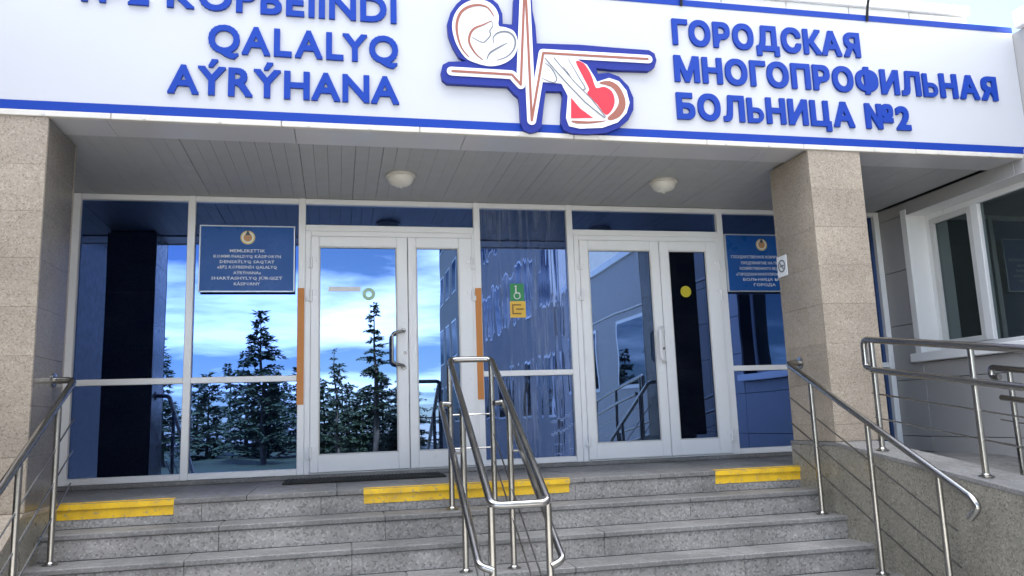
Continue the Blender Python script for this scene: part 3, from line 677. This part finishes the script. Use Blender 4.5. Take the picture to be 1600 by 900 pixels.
# small notice on the column
t = thing('column_notice', (XR, -1.345, 1.50), 'small white notice with a round symbol on the right column', 'notice')
slab('plate', XR-0.008, XR-0.002, -1.415, -1.275, 1.497, 1.665, MT['paper'], t, 0.001)
bm = nb(); n = 24; rings = []
for rr, h in ((0.052, 0), (0.052, -0.002), (0.040, -0.002), (0.040, 0)):
    rings.append([bm.verts.new((XR-0.0085+h, -1.345+rr*math.cos(2*math.pi*k/n), 1.583+rr*math.sin(2*math.pi*k/n))) for k in range(n)])
for i in range(4):
    for k in range(n): bm.faces.new((rings[i][k], rings[i][(k+1) % n], rings[(i+1) % 4][(k+1) % n], rings[(i+1) % 4][k]))
obj('ring_symbol', bm, MT['ink'], t)
bm = nb(); tube(bm, [(XR-0.0095, -1.31, 1.62), (XR-0.0095, -1.38, 1.546)], 0.005, 6); box(bm, XR-0.011, XR-0.0088, -1.375, -1.318, 1.577, 1.590); obj('slash_symbol', bm, MT['ink'], t)

# door mat
bm = nb(); box(bm, -0.64, 0.62, -0.60, -0.16, 0.0015, 0.016, 0.004)
for k in range(40):
    xx = -0.62 + k*0.031; box(bm, xx, xx+0.014, -0.58, -0.18, 0.0162, 0.021)
tag(obj('door_mat', bm, MT['mat']), 'black ribbed rubber mat in front of the left door', 'mat')

# ------------------------------------------------------------------ handrails
RAIL, POST, WIRE = 0.0215, 0.0195, 0.0055
ST = MT['steel']
def tread_z(y):
    if y > -LAND: return 0.0
    return -RISE*(int((-y-LAND)/TREAD) + 1)
def flange(bm, p, r=0.042):
    lathe(bm, p, [(r, 0.0), (r, 0.006), (r*0.62, 0.012), (r*0.5, 0.02)], 16)
def part_tube(name, pts, r, parent, n=12, fl=0.0, flg=None):
    bm = nb(); tube(bm, fillet(pts, fl, 6) if fl else pts, r, n)
    if flg: flange(bm, flg)
    return obj(name, bm, ST, parent, True)
def side_rail(x, side, label, y_end, slope, z_start, ys_post):
    """side: +1 the wall stands at larger x"""
    xw = XR if side > 0 else XL
    t = thing('stair_handrail', (x, -2.3, tread_z(-2.3)), label, 'handrail')
    y0 = -1.47
    zr = lambda y: z_start + slope*(y - y0)
    part_tube('rail', [(xw-side*0.004, y0+0.005, z_start+0.002), (x, y0, z_start), (x, y_end, zr(y_end)), (x, y_end-0.035, zr(y_end)-0.05), (x, y_end+0.03, zr(y_end)-0.11)], RAIL, t, 14, 0.05)
    bm = nb(); prof = [(0.045, 0.0), (0.045, 0.006), (0.026, 0.010)]
    rings = [[bm.verts.new((xw - side*(h+0.001), y0+0.005+r*math.cos(2*math.pi*k/16), z_start+0.002+r*math.sin(2*math.pi*k/16))) for k in range(16)] for r, h in prof]
    for i in range(2):
        for k in range(16): bm.faces.new((rings[i][k], rings[i][(k+1) % 16], rings[i+1][(k+1) % 16], rings[i+1][k]))
    bm.faces.new(rings[0]); bm.faces.new(rings[2]); obj('wall_bracket', bm, ST, t, True)
    for y in ys_post:
        zf = tread_z(y)
        part_tube('post', [(x, y, zf+0.002), (x, y, zr(y)-0.02)], POST*0.92, t, 12, 0, (x, y, zf+0.001))
    for dz in (0.26, 0.46, 0.66):
        part_tube('guard_rod', [(x, ys_post[0]+0.30, zr(ys_post[0]+0.30)-dz), (x, y_end+0.14, zr(y_end+0.14)-dz)], WIRE, t, 6)
    return t
side_rail(3.17, 1, 'stainless handrail on the right side of the steps beside the granite wall', -3.19, 0.502, 0.79, (-1.76, -2.36, -2.95))
side_rail(-1.865, -1, 'stainless handrail on the left side of the steps by the pilaster', -3.19, 0.56, 0.78, (-1.74, -2.30, -2.95))

# middle double handrail
t = thing('stair_handrail', (0.675, -2.2, tread_z(-2.2)), 'stainless double handrail standing in the middle of the steps', 'handrail')
ux0, ux1, lx0, lx1 = 0.536, 0.834, 0.466, 0.904
yf, yn_ = -1.52, -2.96
uz = lambda y: 0.862 + 0.592*(y - yf)
lz = lambda y: uz(y) - 0.30
loop = [(ux0+0.1, yf, uz(yf)), (ux0, yf, uz(yf)), (ux0, yn_, uz(yn_)), (ux1, yn_, uz(yn_)), (ux1, yf, uz(yf)), (ux0+0.1, yf, uz(yf))]
part_tube('rail', loop, RAIL, t, 14, 0.055)
for lx, ux in ((lx0, ux0), (lx1, ux1)):
    d = 0.045 if lx < ux else -0.045
    part_tube('lower_rail', [(ux, yf-0.05, lz(yf)-0.01), (lx, yf-0.02, lz(yf)), (lx, yn_+0.02, lz(yn_+0.02)), (ux, yn_, lz(yn_)-0.015)], RAIL*0.88, t, 12, 0.045)
for y in (-1.50, -2.06, -2.95):
    for ux, lx in ((ux0, lx0), (ux1, lx1)):
        zf = tread_z(y); yy = y if y > -2.9 else yn_+0.02
        part_tube('post', [(ux, yy, zf+0.002), (ux, yy, uz(yy)-0.018)], POST, t, 12, 0, (ux, yy, zf+0.001))
        if y == -2.06: part_tube('rail_stub', [(ux, yy, lz(yy)), (lx, yy, lz(yy))], 0.008, t, 8)
for ux in (ux0, ux1):
    for dz in (0.52, 0.70):
        part_tube('guard_rod', [(ux, yf, uz(yf)-dz), (ux, yn_, uz(yn_)-dz)], WIRE, t, 6)
part_tube('cross_rod', [(ux0, -1.50, 0.48), (ux1, -1.50, 0.48)], 0.006, t, 6)
part_tube('cross_rod', [(ux0, -1.50, 0.25), (ux1, -1.50, 0.25)], 0.006, t, 6)

# ramp rails
def ramp_rail(x, y0, y1, zt0, label, posts, base, end_drop):
    t = thing('ramp_handrail', (x, (y0+y1)/2, base((y0+y1)/2)), label, 'handrail', 'handrails of the ramp')
    zt = lambda y: zt0 + 0.143*(y - y0); zl = lambda y: zt(y) - 0.205
    part_tube('rail', [(x, y0-0.05, zl(y0)), (x, y0+0.02, zl(y0)+0.01), (x, y0+0.02, zt(y0)), (x, y1, zt(y1))] if end_drop else
              [(x, y0-0.06, zt(y0)-0.075), (x, y0+0.01, zt(y0)-0.07), (x, y0+0.01, zt(y0)), (x, y1, zt(y1))], RAIL*1.08, t, 14, 0.05)
    part_tube('lower_rail', [(x-0.045, y0-0.10, zl(y0-0.10)), (x-0.045, y1, zl(y1))], RAIL, t, 12)
    for y in posts:
        zb = base(y); part_tube('post', [(x, y, zb+0.002), (x, y, zt(y)-0.018)], POST, t, 12, 0, (x, y, zb+0.001))
    for dz in (0.375, 0.54):
        part_tube('guard_rod', [(x, y0-0.02, zt(y0)-dz), (x, y1, zt(y1)-dz)], WIRE, t, 6)
ramp_rail(3.37, -2.16, -6.1, 0.905, 'stainless double rail along the near edge of the ramp', (-2.22, -3.09, -3.96, -4.83, -5.7), rtop, True)
ramp_rail(4.42, -2.12, -6.1, 0.690, 'short stainless rail in the middle of the ramp', (-2.27, -3.2, -4.1, -5.0, -5.9), ry, False)

# ------------------------------------------------------------------ right wing with its window
wing = thing('hospital_wing', (9.0, -6.0, GZ), 'grey panelled hospital wing with white window right of the entrance', 'building')
bm = nb(); box(bm, XW+0.42, 15, -12.4, 0.3, GZ-0.05, 3.5); obj('wing_core', bm, MT['black'], wing)
WY0, WY1, WZ0, WZ1 = -0.44, -3.05, 0.93, 2.285
def wall_panels(y_lo, y_hi, z_lo, z_hi, pw, zj):
    n = max(1, round((y_hi-y_lo)/pw)); e = cuts(y_lo, y_hi, n); zs = sorted([z_lo] + [z for z in zj if z_lo+0.06 < z < z_hi-0.06] + [z_hi])
    for a, b in zip(e[:-1], e[1:]):
        for c, d in zip(zs[:-1], zs[1:]):
            slab('wall_panel', XW+random.uniform(0, 0.002), XW+0.028, a+0.003, b-0.003, c+0.003, d-0.003, MT['panel'], wing, 0.003)
ZJ = (-0.94, -0.40, 0.14, 0.68, 1.22, 1.76, 2.30)
wall_panels(WY0, 0.0, 0.0, SOF, 0.5, (0.14, 0.68, 1.22, 1.76, 2.30))
wall_panels(WY1, WY0, GZ, WZ0-0.09, 1.1, ZJ)
wall_panels(WY1, WY0, WZ1, SOF, 1.5, ())
wall_panels(-5.2, WY1, GZ, SOF, 1.1, ZJ)
bm = nb(); box(bm, XW+0.03, XW+0.40, WY0+0.002, 0.28, GZ, SOF); box(bm, XW+0.03, XW+0.40, WY1, WY0, GZ, WZ0-0.002); box(bm, XW+0.03, XW+0.40, WY1, WY0, WZ1+0.002, SOF); box(bm, XW+0.03, XW+0.40, -5.2, WY1-0.002, GZ, SOF)
obj('wall_backing', bm, MT['grout'], wing)
bm = nb(); box(bm, XW+0.004, XW+0.40, -12.4, -5.204, GZ, SOF); o = obj('wall', bm, MT['panel'], wing)
bm = nb(); box(bm, XW+0.088, XW+0.42, -12.4, 0.3, SOF+0.045, 3.50); obj('upper_wall', bm, MT['panel'], wing)
for k in range(8):
    y = -12.3 + k*1.3; slab('coping', XW+0.03, XW+0.60, y+0.003, y+1.297, 3.503, 3.655, MT['white'], wing, 0.008)
for k in range(4):
    y1 = -1.87 - k*2.6; slab('eave_trim', XW-0.018, XW+0.086, y1-2.597, y1, SOF+0.006, SOF+0.042, MT['trim'], wing, 0.004)
def window_grid(parent, axis, pos, u_list, z_list, wu, wz, out_dir):
    for u in u_list:
        for z in z_list:
            d = 0.03*out_dir
            if axis == 'x':
                f = slab('window', min(pos, pos+d), max(pos, pos+d), u-wu/2, u+wu/2, z, z+wz, MT['white'], parent, 0.0)
                slab('pane', min(pos+d, pos+d*1.3), max(pos+d, pos+d*1.3), u-wu/2+0.07, u+wu/2-0.07, z+0.07, z+wz-0.07, MT['blockglass'], f, 0.0)
            else:
                f = slab('window', u-wu/2, u+wu/2, min(pos, pos+d), max(pos, pos+d), z, z+wz, MT['white'], parent, 0.0)
                slab('pane', u-wu/2+0.07, u+wu/2-0.07, min(pos+d, pos+d*1.3), max(pos+d, pos+d*1.3), z+0.07, z+wz-0.07, MT['blockglass'], f, 0.0)
window_grid(wing, 'x', XW+0.004, (-7.1, -10.3), (0.93,), 1.9, 1.35, -1)
# window: reveal, frame, panes, sill
WX = XW+0.20
wn_ = slab('window', WX+0.034, WX+0.058, WY1+0.004, WY0-0.004, WZ0, WZ1-0.004, MT['black'], wing, 0.0)
for ya, yb in ((WY0-0.055, WY0-0.004), (WY1+0.004, WY1+0.055)): slab('window_stile', WX, WX+0.033, ya, yb, WZ0, WZ1-0.003, MT['white'], wn_, 0.004)
for za, zb in ((WZ0, WZ0+0.055), (WZ1-0.057, WZ1-0.003)): slab('window_rail', WX+0.001, WX+0.033, WY1+0.056, WY0-0.056, za, zb, MT['white'], wn_, 0.004)
MY = -1.06
slab('window_mullion', WX-0.012, WX+0.033, MY-0.055, MY+0.035, WZ0+0.056, WZ1-0.058, MT['white'], wn_, 0.005)
slab('window_mullion', WX-0.012, WX+0.033, -2.16, -2.08, WZ0+0.056, WZ1-0.058, MT['white'], wn_, 0.005)
bm = nb(); 
def ring_x(bm, y0, y1, z0, z1, wd, x0, x1):
    box(bm, x0, x1, y0, y0+wd, z0, z1, 0.003); box(bm, x0, x1, y1-wd, y1, z0, z1, 0.003)
    box(bm, x0+0.001, x1, y0+wd+0.0005, y1-wd-0.0005, z0, z0+wd, 0.003); box(bm, x0+0.001, x1, y0+wd+0.0005, y1-wd-0.0005, z1-wd, z1, 0.003)
ring_x(bm, MY+0.037, WY0-0.057, WZ0+0.058, WZ1-0.060, 0.050, WX-0.006, WX+0.033); obj('sash', bm, MT['greyalu'], wn_)
for a, b in ((MY+0.088, WY0-0.108), (-2.079, MY-0.056), (WY1+0.056, -2.161)):
    slab('pane', WX+0.025, WX+0.031, a, b, WZ0+0.057, WZ1-0.059, MT['pane_wing'], wn_, 0.0)
for nm, bb in (('reveal', (XW-0.004, WX-0.001, WY0+0.0005, WY0+0.0015, WZ0, WZ1)), ):
    slab(nm, XW-0.006, XW+0.26, WY0-0.003, WY0+0.0015, WZ0-0.002, WZ1+0.001, MT['reveal'], wn_, 0.0)
slab('reveal', XW-0.006, XW+0.26, WY1, WY0-0.004, WZ1-0.002, WZ1+0.0015, MT['reveal'], wn_, 0.0)
slab('casing', XW-0.012, XW-0.001, WY0-0.001, WY0+0.075, WZ0-0.086, WZ1+0.06, MT['reveal'], wn_, 0.002)
slab('window_sill', XW-0.075, WX-0.001, WY1-0.05, WY0+0.085, WZ0-0.088, WZ0-0.004, MT['white'], wn_, 0.006)

# ------------------------------------------------------------------ left wing, block opposite: seen in the glass; unseen main block added for shade
lw = thing('hospital_wing', (-8, -4.5, GZ), 'hospital wing with its shade painted in, mirrored at the left edge of the glass', 'building')
bm = nb(); box(bm, -13, -3.92, -9.0, 0.2, GZ, 3.5); obj('wall', bm, MT['shadepanel'], lw)
bm = nb(); box(bm, -13.05, -3.87, -9.05, -1.9, 3.502, 3.65); obj('coping', bm, MT['white'], lw)
mb = thing('hospital_shade_block', (-4, 8, GZ), 'unseen main hospital block added behind the canopy to shade the entrance', 'building')
bm = nb(); box(bm, -16, 5.0, 0.34, 14, GZ, 6.0); obj('wall', bm, MT['blockwall'], mb)  # out of view; added and sized to throw shade over the entrance
window_grid(mb, 'y', 0.34, [-14 + k*2.6 for k in range(7)], (4.05,), 1.5, 1.5, -1)
ob = thing('opposite_block', (12, -23, GZ), 'tall pale block mirrored in the streaked pane between the doors', 'building')
bm = nb(); box(bm, XW, 20, -36, -12.6, GZ, 15); obj('wall', bm, MT['blockwall'], ob)
window_grid(ob, 'x', XW, [-35 + k*2.4 for k in range(10)], (0.4, 3.4, 6.4, 9.4, 12.2), 1.4, 1.7, -1)

# ------------------------------------------------------------------ conifers across the forecourt (mirrored in the glass)
def conifer(x, y, h, crown_base, rad_, seed, label, whorls=20, dens=1.0, droop=0.25, kind='spruce'):
    rnd = random.Random(seed); z0 = GZ + 0.1
    t = thing('spruce_tree', (x, y, z0), label, 'tree', 'conifers across the forecourt')
    bm = nb(); lean = rnd.uniform(-0.02, 0.02)
    tp = [(x + lean*h*k/6, y, z0 + h*0.97*k/6) for k in range(7)]
    tube(bm, tp, 0.022*h, 8, 0.01)
    limbs, leaves = [], nb()
    for wv in range(whorls):
        f = wv/(whorls-1); zz_ = z0 + h*(crown_base + (0.985-crown_base)*f)
        rr = rad_*((1-f)**0.8)*rnd.uniform(0.72, 1.12) + 0.05*rad_
        nbk = max(3, int(7*(1-0.35*f)))
        a0 = rnd.uniform(0, 6.28)
        for k in range(nbk):
            if rnd.random() < 0.12: continue
            a = a0 + 6.283*k/nbk + rnd.uniform(-.35, .35); L = rr*rnd.uniform(0.45, 1.2)
            base = Vector((x + lean*(zz_-z0), y, zz_ + rnd.uniform(-0.5, 0.5)*h/whorls)); dirv = Vector((math.cos(a), math.sin(a), 0))
            dr = droop*rnd.uniform(-0.3, 1.6)
            pts = [base + dirv*L*s + Vector((0, 0, L*(0.12*s - dr*2.2*s*s + dr*1.2*s**3))) for s in (0, .35, .7, 1.0)]
            tube(bm, pts, 0.006*h*(1-0.7*f)*0.7, 4, 0.004, False)
            ns = max(7, int(24*dens*(0.35+L/rad_)))
            side = Vector((-dirv.y, dirv.x, 0))
            for j in range(ns):
                s = 0.15 + 0.88*(j+rnd.random())/ns; i = min(2, int(s/0.35)); p = pts[0].lerp(pts[-1], min(1, s)) + Vector((0, 0, L*0.1*math.sin(math.pi*min(1, s))))
                ln = (0.07 + 0.13*(1-s))*rad_*rnd.uniform(.6, 1.4) + 0.05
                for sg in (-1, 1):
                    d = (side*sg*rnd.uniform(.5, 1) + dirv*rnd.uniform(.3, .9) + Vector((0, 0, rnd.uniform(-.6, .45)))).normalized()
                    up = Vector((rnd.uniform(-.4, .4), rnd.uniform(-.4, .4), 1)); wv_ = d.cross(up).normalized()*ln*rnd.uniform(.14, .26)
                    q = [p - wv_*0.5, p + d*ln*0.55 - wv_, p + d*ln, p + d*ln*0.55 + wv_]
                    leaves.faces.new([leaves.verts.new(c) for c in q])
    obj('trunk', bm, MT['bark'], t, True)
    obj('crown', leaves, MT['needle'], t, recalc=False)
TREES = [
    (-3.05, -25.0, 5.75, 0.16, 1.75, 11, 'broad loose conifer mirrored in the pane under the left plaque', 20, 1.1, 0.12),
    (1.22, -25.0, 6.3, 0.30, 0.95, 12, 'slim dark conifer mirrored in the left door leaf', 17, 1.2, 0.22),
    (-0.25, -27.0, 4.6, 0.15, 0.62, 13, 'small thin conifer mirrored left of the slim one', 14, 0.8, 0.15),
    (-6.7, -25.5, 4.9, 0.12, 1.5, 14, 'conifer mirrored beside the dark edge in the leftmost pane', 16, 1.0, 0.2),
    (-1.9, -30.0, 4.4, 0.08, 1.5, 15, 'low bushy conifer mirrored behind the orange tape', 14, 1.1, 0.2),
    (-4.6, -34.0, 4.8, 0.06, 1.8, 16, 'wide low conifer mirrored in the lower pane under the plaque', 14, 1.1, 0.2),
    (0.4, -36.0, 3.6, 0.06, 1.4, 17, 'far low conifer mirrored at the foot of the slim one', 12, 1.1, 0.2),
    (3.2, -38.0, 4.2, 0.05, 1.6, 18, 'far conifer mirrored in the narrow leaf of the left door', 12, 1.1, 0.2),
]
TREES += [
    (-8.3, -29.0, 3.4, 0.02, 1.7, 21, 'squat conifer mirrored low at the left pilaster', 13, 1.2, 0.2),
    (-6.0, -31.0, 3.7, 0.02, 1.8, 22, 'squat conifer mirrored low beside the leftmost frame post', 13, 1.2, 0.2),
    (-3.4, -31.5, 3.5, 0.02, 1.8, 23, 'squat conifer mirrored low behind the broad loose one', 13, 1.2, 0.2),
    (-0.9, -32.0, 3.3, 0.02, 1.6, 24, 'squat conifer mirrored low in the left door near its hinge side', 13, 1.2, 0.2),
    (1.0, -33.0, 3.2, 0.02, 1.7, 25, 'squat conifer mirrored low behind the slim trunk', 13, 1.2, 0.2),
    (2.9, -32.5, 3.4, 0.02, 1.7, 26, 'squat conifer mirrored low behind the middle handrail', 13, 1.2, 0.2)]
for a in TREES: conifer(a[0], a[1], a[2], a[3], a[4], a[5], a[6], a[7], a[8], a[9])
FAR = [('leftmost', -19.5), ('second', -16.6), ('third', -13.9), ('fourth', -11.3), ('fifth', -8.9), ('sixth', -6.6), ('seventh', -4.2), ('eighth', -2.0), ('ninth', 0.3), ('tenth', 2.4), ('eleventh', 4.6), ('twelfth', 7.0)]
for k, (nm, fx) in enumerate(FAR):
    conifer(fx + random.uniform(-.5, .5), -44 + random.uniform(-3, 3), random.uniform(4.4, 6.2), 0.03, random.uniform(1.7, 2.2), 40+k, 'distant conifer, %s in the tree line mirrored low in the glass' % nm, 13, 1.1, 0.2)
